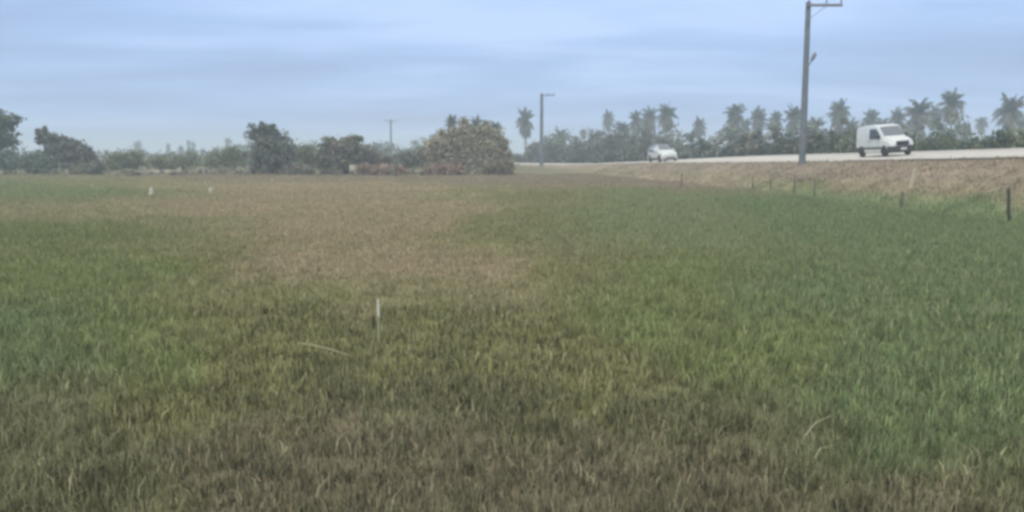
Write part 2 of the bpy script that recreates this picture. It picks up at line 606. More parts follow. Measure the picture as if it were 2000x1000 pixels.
def tree(name, label, cat, Y, base_px, lobes_px, n, size, cols, trunk=None, group=None, seed=0, stems=None, depth=.8, spread=.2):
    """lobes_px: (px, py, rx, ry) in photo pixels, made real size at distance Y"""
    bp = at(base_px, 330, Y)
    bx, by = bp.x, Y
    bz = h1(bx, by)
    root = empty(name, (bx, by, bz))
    tag(root, label, cat, group)
    lobes = []
    for k, (px, py, rx, ry) in enumerate(lobes_px):
        c = at(px, py, Y)
        s = c.y / F * 1.0
        off = (random.random() - .5) * rx * s * .9
        lobes.append((c.x - bx, off, c.z - bz, rx * s, max(rx * s * depth, .4), ry * s))
    V, q, C, cc = leaf_cloud(lobes, n, size, cols, seed, spread=spread)
    link('crown', np_mesh('crown', V, q, C), root, M['leaf'])
    mb = MB()
    tr = trunk or .12
    if stems is None:
        stems = [(l[0], l[1], l[2]) for l in lobes]
    top = sum((Vector(l[:3]) for l in lobes), Vector()) / len(lobes)
    fork = Vector((top.x * .35, top.y * .3, max(.4, top.z * .42)))
    mb.tube([(0, 0, -.15), fork * .5 + Vector((.05, 0, 0)), fork], [tr * 1.3, tr, tr * .8], 8)
    rr = random.Random(seed)
    for e in stems:
        e = Vector(e)
        m_ = fork.lerp(e, .5) + Vector((rr.uniform(-.2, .2), rr.uniform(-.2, .2), rr.uniform(0, .3)))
        mb.tube([fork, m_, e], [tr * .65, tr * .4, tr * .12], 6)
    for k in range(min(14, len(cc))):
        e = Vector(cc[k * len(cc) // min(14, len(cc))])
        mb.tube([fork, fork.lerp(e, .55) + Vector((0, 0, .12)), e], [tr * .35, tr * .2, tr * .06], 5)
    mb.build('trunk', M['bark'], root)
    return root


def bush(*a, **k):
    k.setdefault('trunk', .06)
    return tree('bush', *a, **k)


# left-hand trees at the far side of the field
tree('tree', 'dark broad tree at the left edge with a limb reaching out to the right', 'tree', 92, -12,
     [(-30, 255, 42, 34), (5, 240, 22, 22), (22, 236, 16, 13), (28, 262, 20, 9), (0, 275, 26, 22), (-60, 290, 40, 30)], 5200, .20, DARK, .26, seed=1)
tree('tree', 'wind-bent tree with a ragged top sloping down to the right', 'tree', 94, 92,
     [(86, 258, 14, 9), (80, 271, 12, 9), (108, 272, 22, 11), (130, 280, 24, 13), (152, 292, 24, 14), (170, 303, 20, 13), (120, 300, 40, 20), (150, 318, 36, 16)], 6800, .20, [(.185, .185, .172), (.165, .172, .155), (.20, .195, .178)], .2, seed=2)
tree('tree', 'bushy round tree with a tall knob on its left shoulder', 'tree', 90, 525,
     [(505, 249, 16, 11), (522, 252, 18, 12), (512, 268, 30, 16), (535, 278, 28, 20), (520, 298, 46, 26), (545, 300, 26, 24), (518, 325, 42, 18)], 8000, .19, [(.165, .190, .158), (.145, .172, .148), (.185, .20, .162)], .2, seed=3)
tree('tree', 'low wide grey-green tree left of the thin distant pole', 'tree', 90, 672,
     [(648, 283, 24, 14), (680, 276, 24, 12), (700, 275, 12, 10), (662, 300, 38, 20), (700, 302, 26, 24), (668, 324, 42, 16)], 7000, .19, GREYG, .18, seed=4)
tree('tree', 'pale sun-bleached tree hiding the far end of the road', 'tree', 93, 925,
     [(905, 242, 6, 10), (949, 245, 6, 10), (862, 261, 7, 12), (848, 277, 7, 10), (984, 283, 6, 14), (997, 316, 8, 12), (866, 271, 14, 12), (884, 263, 12, 12), (900, 265, 16, 13), (914, 253, 9, 9), (930, 263, 16, 14), (946, 257, 10, 11), (962, 267, 12, 14), (976, 271, 12, 18), (852, 287, 16, 16), (872, 291, 24, 20), (905, 285, 30, 24), (938, 283, 24, 22), (960, 295, 26, 20), (984, 310, 13, 16), (846, 316, 14, 14), (890, 320, 40, 16), (950, 324, 46, 14)], 19000, .17, PALE, .2, seed=5, spread=.34)
# bushes between and below them
B = [
    ('rounded dark bush under the left edge tree', 91, 20, [(15, 312, 36, 20), (50, 318, 30, 18), (-10, 318, 40, 22)], DARK),
    ('blue-green low bush between the left edge tree and the wind-bent tree', 89, 72, [(70, 322, 30, 20), (96, 326, 24, 16)], DARK),
    ('grey-green bush at the foot of the wind-bent tree', 88, 168, [(160, 331, 26, 12), (188, 328, 22, 12)], GREYG),
    ('leafy green bush right of the wind-bent tree', 96, 235, [(228, 316, 28, 17), (255, 312, 24, 17)], MID),
    ('light green bush in front of the small far palms', 100, 345, [(335, 317, 30, 15), (362, 315, 24, 16), (310, 320, 22, 12)], MID),
    ('yellow-green bush just left of the knob-topped tree', 96, 440, [(428, 312, 30, 19), (458, 306, 24, 20)], MID),
    ('green bush between the knob-topped tree and the grey-green tree', 96, 598, [(585, 305, 26, 21), (612, 310, 22, 22), (600, 300, 20, 16)], MID),
    ('small dull bush at the right foot of the knob-topped tree', 87, 575, [(572, 332, 22, 11), (592, 334, 18, 9)], GREYG),
    ('olive bush standing left of the thin distant pole', 92, 735, [(728, 312, 22, 20), (748, 320, 18, 15)], GREYG),
    ('olive bush standing right of the thin distant pole', 96, 805, [(790, 311, 24, 17), (818, 309, 24, 20), (836, 305, 18, 20)], GREYG),
    ('reddish dry bush below the thin distant pole', 87, 745, [(716, 333, 24, 11), (752, 334, 26, 9), (780, 335, 18, 8)], REDD),
    ('reddish dry bush at the left foot of the pale tree', 87, 862, [(850, 333, 26, 10), (882, 332, 24, 10)], REDD),
    ('brown twiggy bush at the right foot of the pale tree', 87, 985, [(978, 328, 22, 14), (962, 332, 22, 10)], [(.24, .20, .14), (.29, .24, .17), (.20, .17, .115)]),
]
for k, (lb, Y, bx, lo, cl) in enumerate(B):
    bush(lb, 'bush', Y, bx, lo, 2600, .15, cl, seed=20 + k, group='bushes along the far side of the field', spread=.24)

# far scrub and wood: masses nobody could count
def far_Y(px, u):
    best = min(((abs(project((*(PATH[i, :2] + RIGHT[i] * u), PATH[i, 2] + PATH[i, 3]))[0] - px), i) for i in range(70, len(PATH)) if PATH[i, 1] > 8))
    return float((PATH[best[1], :2] + RIGHT[best[1]] * u)[1])


def row(pts, u):
    out = []
    for px, top in pts:
        Y = far_Y(px, u)
        q = at(px, 300, Y)
        out.append((px, top, project((q.x, Y, h1(q.x, Y)))[1], Y))
    return out


def scrub_mass(name, label, pts, n, size, cols, seed, dj=8):
    """pts: px, top py, base py, Y"""
    r_ = np.random.default_rng(seed)
    lobes = []
    P = np.array(pts, float)
    L = np.sum(np.abs(np.diff(P[:, 0])))
    m_ = int(L / 9)
    for k in range(m_):
        px = P[0, 0] + (P[-1, 0] - P[0, 0]) * (k + r_.random()) / m_
        top = np.interp(px, P[:, 0], P[:, 1]); bot = np.interp(px, P[:, 0], P[:, 2]); Y = np.interp(px, P[:, 0], P[:, 3]) + r_.normal() * dj
        for lev in (0, 1, 2):
            f = ((.5 + .7 * r_.random()), .5, .22)[lev]
            hgt = (bot - top) * f
            c = at(px + r_.normal() * 3, bot - hgt * .5, Y)
            s = Y / F
            lobes.append((c.x, c.y, c.z, (9 + 9 * r_.random()) * s, (10 + 8 * r_.random()) * s, max(.3, hgt * .48 * s)))
    V, q, C, cc = leaf_cloud(lobes, n, size, cols, seed, spread=.28)
    zmin = H(V[:, 0].astype(float), V[:, 1].astype(float)) + .02
    V[:, 2] = np.maximum(V[:, 2], zmin)
    o = link(name, np_mesh(name, V, q, C), None, M['leaf'])
    tag(o, label, name.replace('_', ' '), kind='stuff')


scrub_mass('far_woodland', 'hazy green line of distant woodland behind the field and palms',
           [(-250, 296, 312, 300), (150, 297, 312, 300), (230, 293, 312, 300), (330, 291, 312, 300), (430, 288, 312, 300), (480, 283, 312, 290), (620, 283, 312, 280), (720, 279, 312, 270), (850, 272, 312, 270), (1010, 296, 312, 270)], 17000, .62, MID + DARK, 41, 15)
scrub_mass('scrub', 'low dull green and brown scrub edging the far side of the field',
           [(-200, 330, 343, 89), (200, 330, 343, 90), (420, 325, 343, 92), (640, 326, 343, 90), (850, 325, 343, 90), (1000, 326, 338, 92)], 11000, .14, GREYG + PALE[1:3] + [(.16, .13, .09)], 42, 3)
scrub_mass('thicket', 'hazy olive thicket filling the ground between the field scrub and the far woodland',
           [(-250, 304, 328, 140), (150, 303, 328, 140), (330, 299, 326, 150), (480, 299, 326, 140), (700, 296, 326, 140), (860, 292, 326, 140), (1000, 300, 322, 150)], 16000, .26, MID + GREYG, 45, 12)
scrub_mass('undergrowth', 'dense grey-green undergrowth along the far side of the road',
           row([(1000, 302), (1050, 278), (1100, 268), (1180, 258), (1240, 257), (1320, 267), (1380, 272), (1450, 260), (1550, 256), (1640, 255)], 12.5), 36000, .22, GREYG + DARK + [(.13, .125, .10)], 43, .8)
scrub_mass('palm_saplings', 'hazy grey-green mass of young palms and brush between the palm trunks',
           [(1020, 298, 316, 180), (1060, 275, 314, 180), (1120, 262, 312, 180), (1180, 246, 308, 175), (1215, 236, 306, 170), (1260, 236, 304, 165), (1305, 234, 302, 160), (1335, 262, 300, 155), (1410, 262, 298, 150), (1440, 238, 297, 150), (1490, 243, 296, 145), (1530, 250, 295, 145), (1555, 228, 294, 140), (1605, 232, 293, 140), (1640, 222, 292, 140), (1680, 236, 291, 140), (1755, 228, 290, 135), (1795, 222, 289, 135), (1830, 228, 289, 135), (1870, 226, 288, 135), (1893, 262, 287, 130), (1990, 262, 286, 130), (2060, 240, 285, 130)], 13000, .40, GREYG + MID[:1] + [(.13, .13, .11)], 46, 10)
scrub_mass('hedge', 'dark green trimmed hedge running along the far right roadside',
           row([(1625, 262), (1700, 258), (1800, 259), (1880, 263), (2000, 260), (2150, 256), (2300, 250)], 11.5), 26000, .15, MID + DARK, 44, .5)


# ------------------------------------------------------------------ coconut palms
def palm_crown_mesh(seed, n_fr=34, L=3.2, dead=9):
    r_ = np.random.default_rng(seed)
    V, Q, C = [], [], []
    def frond(az, el, L, droop, col, wid):
        p = np.zeros(3); steps = 13
        ds = L / steps
        e = el
        side = np.array((-math.sin(az), math.cos(az), 0.0))
        pts = []
        for k in range(steps + 1):
            pts.append((p.copy(), e))
            p = p + ds * np.array((math.cos(az) * math.cos(e), math.sin(az) * math.cos(e), math.sin(e)))
            e -= droop / steps * (.5 + 1.1 * k / steps)
        for k in range(steps):
            (a, e0), (b_, e1) = pts[k], pts[k + 1]
            t = (k + .5) / steps
            ll = wid * (math.sin(math.pi * min(1, t * .9 + .12)) ** .7)
            fw = (b_ - a)
            up = np.array((-math.cos(az) * math.sin(e0), -math.sin(az) * math.sin(e0), math.cos(e0)))
            for s in (-1, 1):
                tip = (a + b_) / 2 + side * s * ll * .75 - np.array((0, 0, 1)) * ll * (.35 + .4 * r_.random()) + fw * 1.1 + up * .05
                base = len(V)
                V.extend([a, b_, tip + fw * .25, tip - fw * .25])
                Q.append((base, base + 1, base + 2, base + 3))
                cc = np.array(col) * (.7 + .6 * r_.random())
                C.extend([cc] * 4)
        # midrib
        for k in range(steps):
            a, b_ = pts[k][0], pts[k + 1][0]
            w = .05 * (1 - k / steps) + .012
            base = len(V)
            V.extend([a + side * w, a - side * w, b_ - side * w, b_ + side * w]); Q.append((base, base + 1, base + 2, base + 3))
            C.extend([np.array((.13, .13, .07))] * 4)
    for k in range(n_fr):
        t = (k + .5) / n_fr
        el = R(86 - 140 * t + r_.normal() * 9)
        frond(k * 2.39996 + r_.normal() * .2, el, L * (.75 + .3 * r_.random()) * (1 - .12 * (1 - t)), R(50 + 55 * r_.random()),
              (.055 + .13 * t * t, .080 + .08 * t * t, .055 + .055 * t * t), 1.0)
    for k in range(dead):
        frond(r_.random() * 6.28, R(-45 - 30 * r_.random()), L * (.6 + .3 * r_.random()), R(30), (.33, .28, .21), .7)
    # coconuts and the sheath at the heart of the crown
    for k in range(9):
        a = r_.random() * 6.28; c = np.array((math.cos(a) * .3, math.sin(a) * .3, -.3 - .25 * r_.random())); s = .14
        b0 = len(V)
        V.extend([c + np.array(o) * s for o in ((1, 0, 0), (0, 1, 0), (-1, 0, 0), (0, -1, 0), (0, 0, 1.2), (0, 0, -1.2))])
        for i_ in range(4):
            Q.append((b0 + i_, b0 + (i_ + 1) % 4, b0 + 4, b0 + 4)); Q.append((b0 + (i_ + 1) % 4, b0 + i_, b0 + 5, b0 + 5))
        C.extend([np.array((.12, .11, .05))] * 6)
    me = bpy.data.meshes.new('crown')
    Q2 = [tuple(dict.fromkeys(q)) for q in Q]
    me.from_pydata([tuple(v) for v in V], [], Q2)
    at_ = me.attributes.new('tint', 'FLOAT_COLOR', 'POINT')
    t = np.ones((len(V), 4), np.float32); t[:, :3] = np.array(C); at_.data.foreach_set('color', t.ravel())
    me.materials.append(M['frond'])
    return me


CROWNS = [palm_crown_mesh(100 + k, 30 + 2 * k, 3.1 + .1 * k, 7 + k) for k in range(6)]
_trunks = {}


def palm_trunk(hq, seed):
    key = (round(hq), seed % 3)
    if key in _trunks: return _trunks[key]
    h = round(hq)
    r_ = random.Random(seed)
    bx, by = r_.uniform(-.06, .06) * h, r_.uniform(-.06, .06) * h
    mb = MB(); pts = []; rad = []
    for k in range(15):
        t = k / 14
        pts.append((bx * (t * t - t), by * (t * t - t), h * t - .1)); rad.append(.21 - .08 * t + .16 * max(0, 1 - t * 9) ** 2 + (.012 if k % 2 else 0))
    mb.tube(pts, rad, 9)
    me = mb.mesh('trunk', 40); me.materials.append(M['palm_bark'])
    _trunks[key] = (me, h)
    return _trunks[key]


# px of trunk top centre, py of the crown's top, half width px, distance, label, lean deg
PALMS = [
    (268, 272, 11, 420, 'tiny far palm, leftmost of the small palms rising over the left treeline', 0),
    (328, 279, 7, 430, 'tiny far palm in the middle of the left treeline, left of the close pair', 0),
    (353, 283, 8, 360, 'short far palm just left of the close pair over the left treeline', 0),
    (367, 272, 6, 440, 'faint far palm, left one of the close pair over the left treeline', 4),
    (378, 276, 6, 450, 'faint far palm, right one of the close pair over the left treeline', -4),
    (445, 268, 9, 420, 'small far palm left of the knob-topped tree', 0),
    (846, 258, 12, 300, 'low palm crown at the left shoulder of the pale tree', 0),
    (882, 222, 17, 150, 'palm crown poking up at the left over the pale tree', 0),
    (929, 225, 17, 155, 'palm crown poking up over the middle of the pale tree', 0),
    (963, 234, 16, 160, 'palm crown poking up over the right side of the pale tree', 6),
    (1028, 212, 22, 215, 'lone tall palm with drooping fronds standing left of the middle pole', -3),
    (1094, 249, 19, 240, 'short palm just right of the middle pole', 0),
    (1139, 249, 10, 330, 'small isolated far palm crown between the middle pole and the white car', 0),
    (1170, 252, 18, 240, 'low bushy palm left of the tall thin palm and right of the small crown', 0),
    (1188, 214, 16, 290, 'tall thin palm with a small high crown left of the white car', 0),
    (1216, 234, 22, 210, 'full palm next right of the tall thin palm', 0),
    (1246, 216, 18, 220, 'narrow palm, left one of the two touching palms left of the car', -4),
    (1266, 209, 19, 225, 'narrow palm, right one of the two touching palms left of the car', 3),
    (1303, 198, 25, 205, 'tall dark palm rising directly above the white car', 0),
    (1272, 250, 16, 215, 'low palm half hidden behind the left of the white car', -8),
    (1366, 228, 18, 250, 'smaller lone palm between the white car and the tall spiky palm', 0),
    (1437, 199, 25, 200, 'tall spiky palm standing alone left of the tall near pole', 0),
    (1456, 232, 14, 230, 'slim palm tucked under the right side of the tall spiky palm', 3),
    (1486, 209, 20, 215, 'palm, left one of a leaning pair left of the tall near pole', -5),
    (1511, 213, 18, 225, 'palm, right one of a leaning pair left of the tall near pole', 6),
    (1480, 252, 16, 210, 'low palm below the leaning pair left of the tall near pole', 0),
    (1553, 204, 25, 190, 'full palm partly crossed by the left side of the tall near pole', 0),
    (1590, 225, 22, 205, 'palm seen just right of the tall near pole', 4),
    (1640, 195, 25, 195, 'greenest tall palm between the tall near pole and the white van', 0),
    (1660, 232, 20, 200, 'low palm at the rear corner of the white van', 5),
    (1703, 209, 22, 215, 'palm directly behind the roof of the white van', 0),
    (1722, 228, 18, 220, 'low palm filling the gap above the white van windscreen', 4),
    (1757, 210, 21, 205, 'palm behind the bonnet end of the white van', -3),
    (1796, 189, 30, 170, 'big full palm just right of the white van', 0),
    (1775, 238, 20, 200, 'low palm under the big full palm right of the white van', -5),
    (1826, 206, 18, 225, 'thin palm squeezed between the big full palm and the tallest palm', 0),
    (1861, 170, 30, 165, 'tallest palm, dark and narrow, on the right of the van', 0),
    (1842, 240, 18, 200, 'low palm at the left foot of the tallest palm', -4),
    (1882, 238, 15, 215, 'low palm at the right foot of the tallest palm', 6),
    (1918, 226, 15, 270, 'small far palm alone between the tallest palm and the right edge', 0),
    (1976, 184, 32, 168, 'broad palm nearest the right edge of the picture', 0),
    (2006, 222, 22, 185, 'lower palm cut by the right edge beside the broad palm', 5),
]
for k, (px, py, hw, Y, lb, ln) in enumerate(PALMS):
    s = hw * Y / F / 2.75                      # crown scale (a full crown is about 2.75 m in half width)
    top = at(px, py, Y)
    zg = h1(top.x, top.y)
    ch = top.z - 2.75 * s                      # where the fronds start
    h = max(1.2, ch - zg)
    root = empty('coconut_palm', (top.x, top.y, zg), random.random() * 6.28)
    tag(root, lb, 'palm tree', 'coconut palms')
    if ln: root.rotation_euler = (0, R(ln) * .6, 0)
    tm, th = palm_trunk(h, k)
    t = link('trunk', tm, root); t.scale = (min(1.15, .8 + .3 * s), min(1.15, .8 + .3 * s), h / th)
    c = link('crown', CROWNS[k % 6], root); c.location = (0, 0, h - .12); c.scale = (s * .98, s * .98, s * 1.36); c.rotation_euler = (0, 0, random.random() * 6.28)


# ------------------------------------------------------------------ utility poles
def pole(name, label, px, py_top, Y, base_u, r0, r1, arm, group='utility poles beside the road', tee=False):
    top = at(px, py_top, Y)
    zg = h1(top.x, top.y)
    h = top.z - zg
    root = empty(name, (top.x, top.y, zg))
    tag(root, label, 'utility pole', group)
    MB().lathe_z([(r0 * 1.02, -.3), (r0, 0), (r0 * .96, h * .25), ((r0 + r1) / 2, h * .55), (r1, h - .02), (r1 * .9, h)], (0, 0, 0), 14).build('shaft', M['concrete'], root)
    cz = h - .22
    x0, x1 = (-.16, arm) if not tee else (-arm / 2, arm / 2)
    a = MB().box(((x0 + x1) / 2, -r1 - .06, cz), (x1 - x0, .11, .16 if not tee else .09), .012)
    a = a.build('crossarm', M['steel'], root)
    br = MB()
    if not tee:
        br.tube([(r1 * .6, -r1 - .06, cz - .75), (arm * .52, -r1 - .06, cz - .06)], [.022, .022], 6)
    else:
        br.tube([(0, -r1 - .04, cz - .6), (arm * .3, -r1 - .06, cz - .05)], [.025, .025], 6)
        br.tube([(0, -r1 - .04, cz - .6), (-arm * .3, -r1 - .06, cz - .05)], [.025, .025], 6)
    br.build('brace', M['steel'], root)
    xs = (x0 + .12, x0 + (x1 - x0) * .55, x1 - .08) if not tee else (x0 + .08, .12, x1 - .08)
    for x in xs:
        MB().lathe_z([(.03, .05), (.03, .14), (.075, .15), (.05, .2), (.07, .21), (.045, .26), (.04, .3), (.01, .31)], (x, -r1 - .06, cz + .03), 10).build('insulator', M['porcelain'], root)
    return root, h


p1, hp = pole('utility_pole', 'tallest nearest concrete utility pole with a one-sided arm and a small lamp', 1579, 4, 55, 0, .215, .155, 2.02)
# lamp bracket two thirds of the way up, pointing up to the right
zl = at(1579, 116, 55).z - p1.location.z
mb = MB(); mb.tube([(.12, 0, zl - .42), (.28, 0, zl - .22), (.40, 0, zl + .12)], [.035, .033, .03], 8)
lb = mb.build('lamp_bracket', M['steel'], p1)
mb = MB()
dirv = Vector((.42, 0, .9)).normalized(); sd = Vector((.9, 0, -.42))
c0 = Vector((.30, 0, zl - .10))
rg = []
for t, w, hh in ((0, .05, .05), (.08, .09, .10), (.30, .13, .14), (.50, .11, .12), (.58, .05, .05)):
    cc = c0 + dirv * t + sd * .03
    rg.append([cc + sd * (w * math.cos(a)) + Vector((0, hh * math.sin(a), 0)) for a in np.linspace(0, 2 * math.pi, 10, endpoint=False)])
mb.rings(rg).build('lamp_head', M['steel'], p1)
pole('utility_pole', 'middle concrete utility pole with a short one-sided arm behind the road bank', 1058, 183, 120, 0, .27, .19, 1.75)
pole('utility_pole', 'farthest thin utility pole with a small T-shaped crossarm over the scrub', 763, 234, 177, 0, .20, .15, 2.5, tee=True)


# ------------------------------------------------------------------ vehicles
def loft_body(st, inset=.07, sh=.10):
    """st rows: x, zb, zt, w, wr, zbelt"""
    rings = []
    for x, zb, zt, w, wr, zk in st:
        hf = [(0, zb), (w - .09, zb), (w - .015, zb + .07), (w, zb + .16), (w + .005, (zb + .16 + zk) / 2), (w, zk), ((w + wr) / 2 + .018, (zk + zt - sh) / 2), (wr, zt - sh), (wr - inset * .35, zt - sh * .35), (wr - inset, zt - .015), (wr * .5, zt), (0, zt + .006)]
        rings.append([(x, y, z) for y, z in hf] + [(x, -y, z) for y, z in hf[-2:0:-1]])
    return rings


def body_side(st, x, z, sh=.10):
    S = np.array(st)
    w, wr, zk, zt = (np.interp(x, S[:, 0], S[:, c]) for c in (3, 4, 5, 2))
    z1 = zt - sh; zm = (zk + z1) / 2
    return float(np.interp(z, [zk - .01, zk, zm, z1], [w, w, (w + wr) / 2 + .018, wr]))


def windscreen(st, xa, xb, ya, yb, inset=.0):
    S = np.array(st)
    za, zb = np.interp(xa, S[:, 0], S[:, 2]), np.interp(xb, S[:, 0], S[:, 2])
    n = Vector((zb - za, 0, xa - xb)) if False else Vector(((za - zb), 0, (xb - xa))).normalized()
    rows = []
    for k in range(7):
        f = k / 6 * 2 - 1
        bulge = .022 * (1 - f * f)
        rows.append([Vector((xa, ya * f, za)) + n * (.004 + bulge), Vector((xb, yb * f, zb)) + n * (.004 + bulge)])
    mb = MB()
    v = [[mb.bm.verts.new(p) for p in r] for r in rows]
    w = [[mb.bm.verts.new(p - n * .03) for p in r] for r in rows]
    for k in range(6):
        mb.bm.faces.new((v[k][0], v[k + 1][0], v[k + 1][1], v[k][1]))
        mb.bm.faces.new((w[k][0], w[k][1], w[k + 1][1], w[k + 1][0]))
        mb.bm.faces.new((v[k][0], w[k][0], w[k + 1][0], v[k + 1][0])); mb.bm.faces.new((v[k][1], v[k + 1][1], w[k + 1][1], w[k][1]))
    mb.bm.faces.new((v[0][0], v[0][1], w[0][1], w[0][0])); mb.bm.faces.new((v[6][0], w[6][0], w[6][1], v[6][1]))
    return mb


def side_slab(st, pts, s, out=.006, th=.02):
    if len(pts) == 4:                                   # long strips follow the curve of the side
        (xa, z0), (_, z1), (xb, _), _ = pts
        xs = [xa + (xb - xa) * k / 10 for k in range(11)]
        rg = [[(x, s * (body_side(st, x, z) + o_), z) for z, o_ in ((z0, out), (z1, out), (z1, out - th), (z0, out - th))] for x in xs]
        return MB().rings(rg)
    a = [Vector((x, s * (body_side(st, x, z) + out), z)) for x, z in pts]
    b_ = [Vector((p.x, p.y - s * th, p.z)) for p in a]
    return MB().rings([a, b_])


def wrap_bumper(outer, z0, z1, depth=.12, bev=.03):
    """outer: plan outline (x, y>=0) from the side round to the middle"""
    pts = outer + [(x, -y) for x, y in reversed(outer[:-1])] if outer[-1][1] == 0 else outer + [(x, -y) for x, y in reversed(outer)]
    def inner(k):
        return [(x - (k if x > 0 else -k), y * (1 - k / 1.2)) for x, y in pts]
    o, i1, i2 = pts, inner(bev), inner(depth)
    sec = [(i2, z0), (i1, z0), (o, z0 + bev * 1.5), (o, z1 - bev), (i1, z1), (i2, z1)]
    n = len(pts)
    return MB().rings([[(*sec[c][0][k], sec[c][1]) for c in range(6)] for k in range(n)])


def wheel(root, x, y, r, wd):
    s = 1 if y > 0 else -1
    w = MB().lathe_y([(-wd / 2, r * .62), (-wd / 2, r * .9), (-wd * .36, r * .985), (0, r), (wd * .36, r * .985), (wd / 2, r * .9), (wd / 2, r * .62)], (0, 0, 0), 28)
    e = link('wheel', w.mesh('wheel'), root, M['tyre']); e.location = (x, y, r)
    rim = MB().lathe_y([(s * -.02, r * .64), (s * wd * .40, r * .64), (s * wd * .42, r * .58), (s * wd * .30, r * .50), (s * wd * .26, r * .22), (s * wd * .36, r * .17), (s * wd * .38, .01)], (0, 0, 0), 20)
    link('rim', rim.mesh('rim'), e, M['rim'])


def place(root, i, u):
    p, mx = on_road(i, u)
    root.location = p
    root.rotation_euler = mx.to_euler()


def find_s(px, u):
    best = None
    for i in range(5, len(PATH) - 5):
        p = on_road(i, u)[0]
        if p.y < 20: continue
        d = abs(project(p)[0] - px)
        if best is None or d < best[0]: best = (d, i)
    return best[1]


def make_van():
    root = empty('van', (0, 0, 0))
    tag(root, 'white high-roofed panel van with dark bumpers driving along the road', 'van')
    st = [(-2.03, .42, 1.60, .72, .62, .95), (-1.98, .34, 1.76, .80, .71, .98), (-1.80, .27, 1.84, .835, .745, 1.0), (-1.0, .22, 1.885, .85, .765, 1.0), (.0, .21, 1.875, .85, .765, 1.0),
          (.42, .21, 1.83, .85, .755, 1.0), (.58, .21, 1.75, .85, .745, 1.0), (1.20, .21, 1.19, .85, .74, .985), (1.27, .21, 1.145, .85, .745, .96),
          (1.55, .22, 1.075, .842, .735, .90), (1.82, .24, .985, .82, .715, .82), (1.97, .27, .88, .77, .68, .70), (2.04, .33, .74, .72, .65, .58)]
    MB().rings(loft_body(st)).build('body', M['white_paint'], root, 32)
    windscreen(st, .60, 1.19, .655, .69).build('windscreen', M['screen'], root)
    for s in (-1, 1):
        side_slab(st, [(-.28, 1.06), (-.28, 1.60), (-.20, 1.645), (.42, 1.635), (.52, 1.56), (.86, 1.25), (.98, 1.10), (.92, 1.05)], s, .032, .05).build('side_window', M['glass'], root)
        side_slab(st, [(-1.93, .47), (-1.93, .585), (1.0, .585), (1.0, .47)], s, .014, .03).build('side_moulding', M['plastic'], root)
        side_slab(st, [(-.9, .26), (-.9, .43), (.88, .43), (.88, .26)], s, .004, .02).build('sill', M['dusty'], root)
        side_slab(st, [(-.40, .60), (-.40, .98), (-.385, .98), (-.385, .60)], s, .012, .02).build('door_seam', M['plastic'], root)
        side_slab(st, [(-.25, .93), (-.25, .97), (-.07, .97), (-.07, .93)], s, .03, .03).build('door_handle', M['plastic'], root)
        for wx in (-1.30, 1.33):
            arc = [(wx + .37 * math.cos(a), .30 + .37 * math.sin(a)) for a in np.linspace(-.15, math.pi + .15, 14)]
            side_slab(st, arc, s, .010, .04).build('wheel_arch', M['plastic'], root)
            wheel(root, wx, s * .775, .30, .19)
        m_ = MB().box((.86, s * 1.0, 1.17), (.13, .20, .24), .035); m_.tube([(.88, s * .84, 1.10), (.87, s * .96, 1.11)], [.03, .025], 6)
        m_.build('side_mirror', M['plastic'], root)
        hl = MB().rings([[Vector((x + dx, s * y, z)) for x, y, z in ((2.03, .44, .72), (2.015, .45, .86), (1.94, .56, .93), (1.86, .70, .94), (1.87, .73, .82), (1.97, .70, .72))] for dx in (-.06, .035)])
        hl.build('headlight', M['lamp'], root)
        MB().box((-2.035, s * .66, 1.05), (.05, .12, .42), .02).build('tail_light', m_red, root)
    wrap_bumper([(1.74, .865), (1.90, .845), (2.04, .75), (2.12, .52), (2.145, .25), (2.15, 0)], .22, .60).build('front_bumper', M['plastic'], root)
    wrap_bumper([(-1.72, .865), (-1.95, .84), (-2.08, .76), (-2.11, .4), (-2.11, 0)], .30, .58).build('rear_bumper', M['plastic'], root)
    g = MB()
    for k in range(5): g.box((2.06, 0, .655 + k * .042), (.05, .84 - .02 * k, .022), .004)
    g.box((2.035, 0, .74), (.03, .86, .25), .01)
    g.build('grille', M['plastic'], root)
    MB().box((2.16, 0, .42), (.02, .40, .13), .004).build('number_plate', M['plate'], root)
    for s in (-.35, .25): MB().tube([(1.24, s, 1.175), (.95, s + .28, 1.44)], [.012, .008], 5).build('wiper', M['plastic'], root)
    return root


m_red = m_noise('red_lens', (.25, .02, .02), (.32, .03, .03), 6, .25)


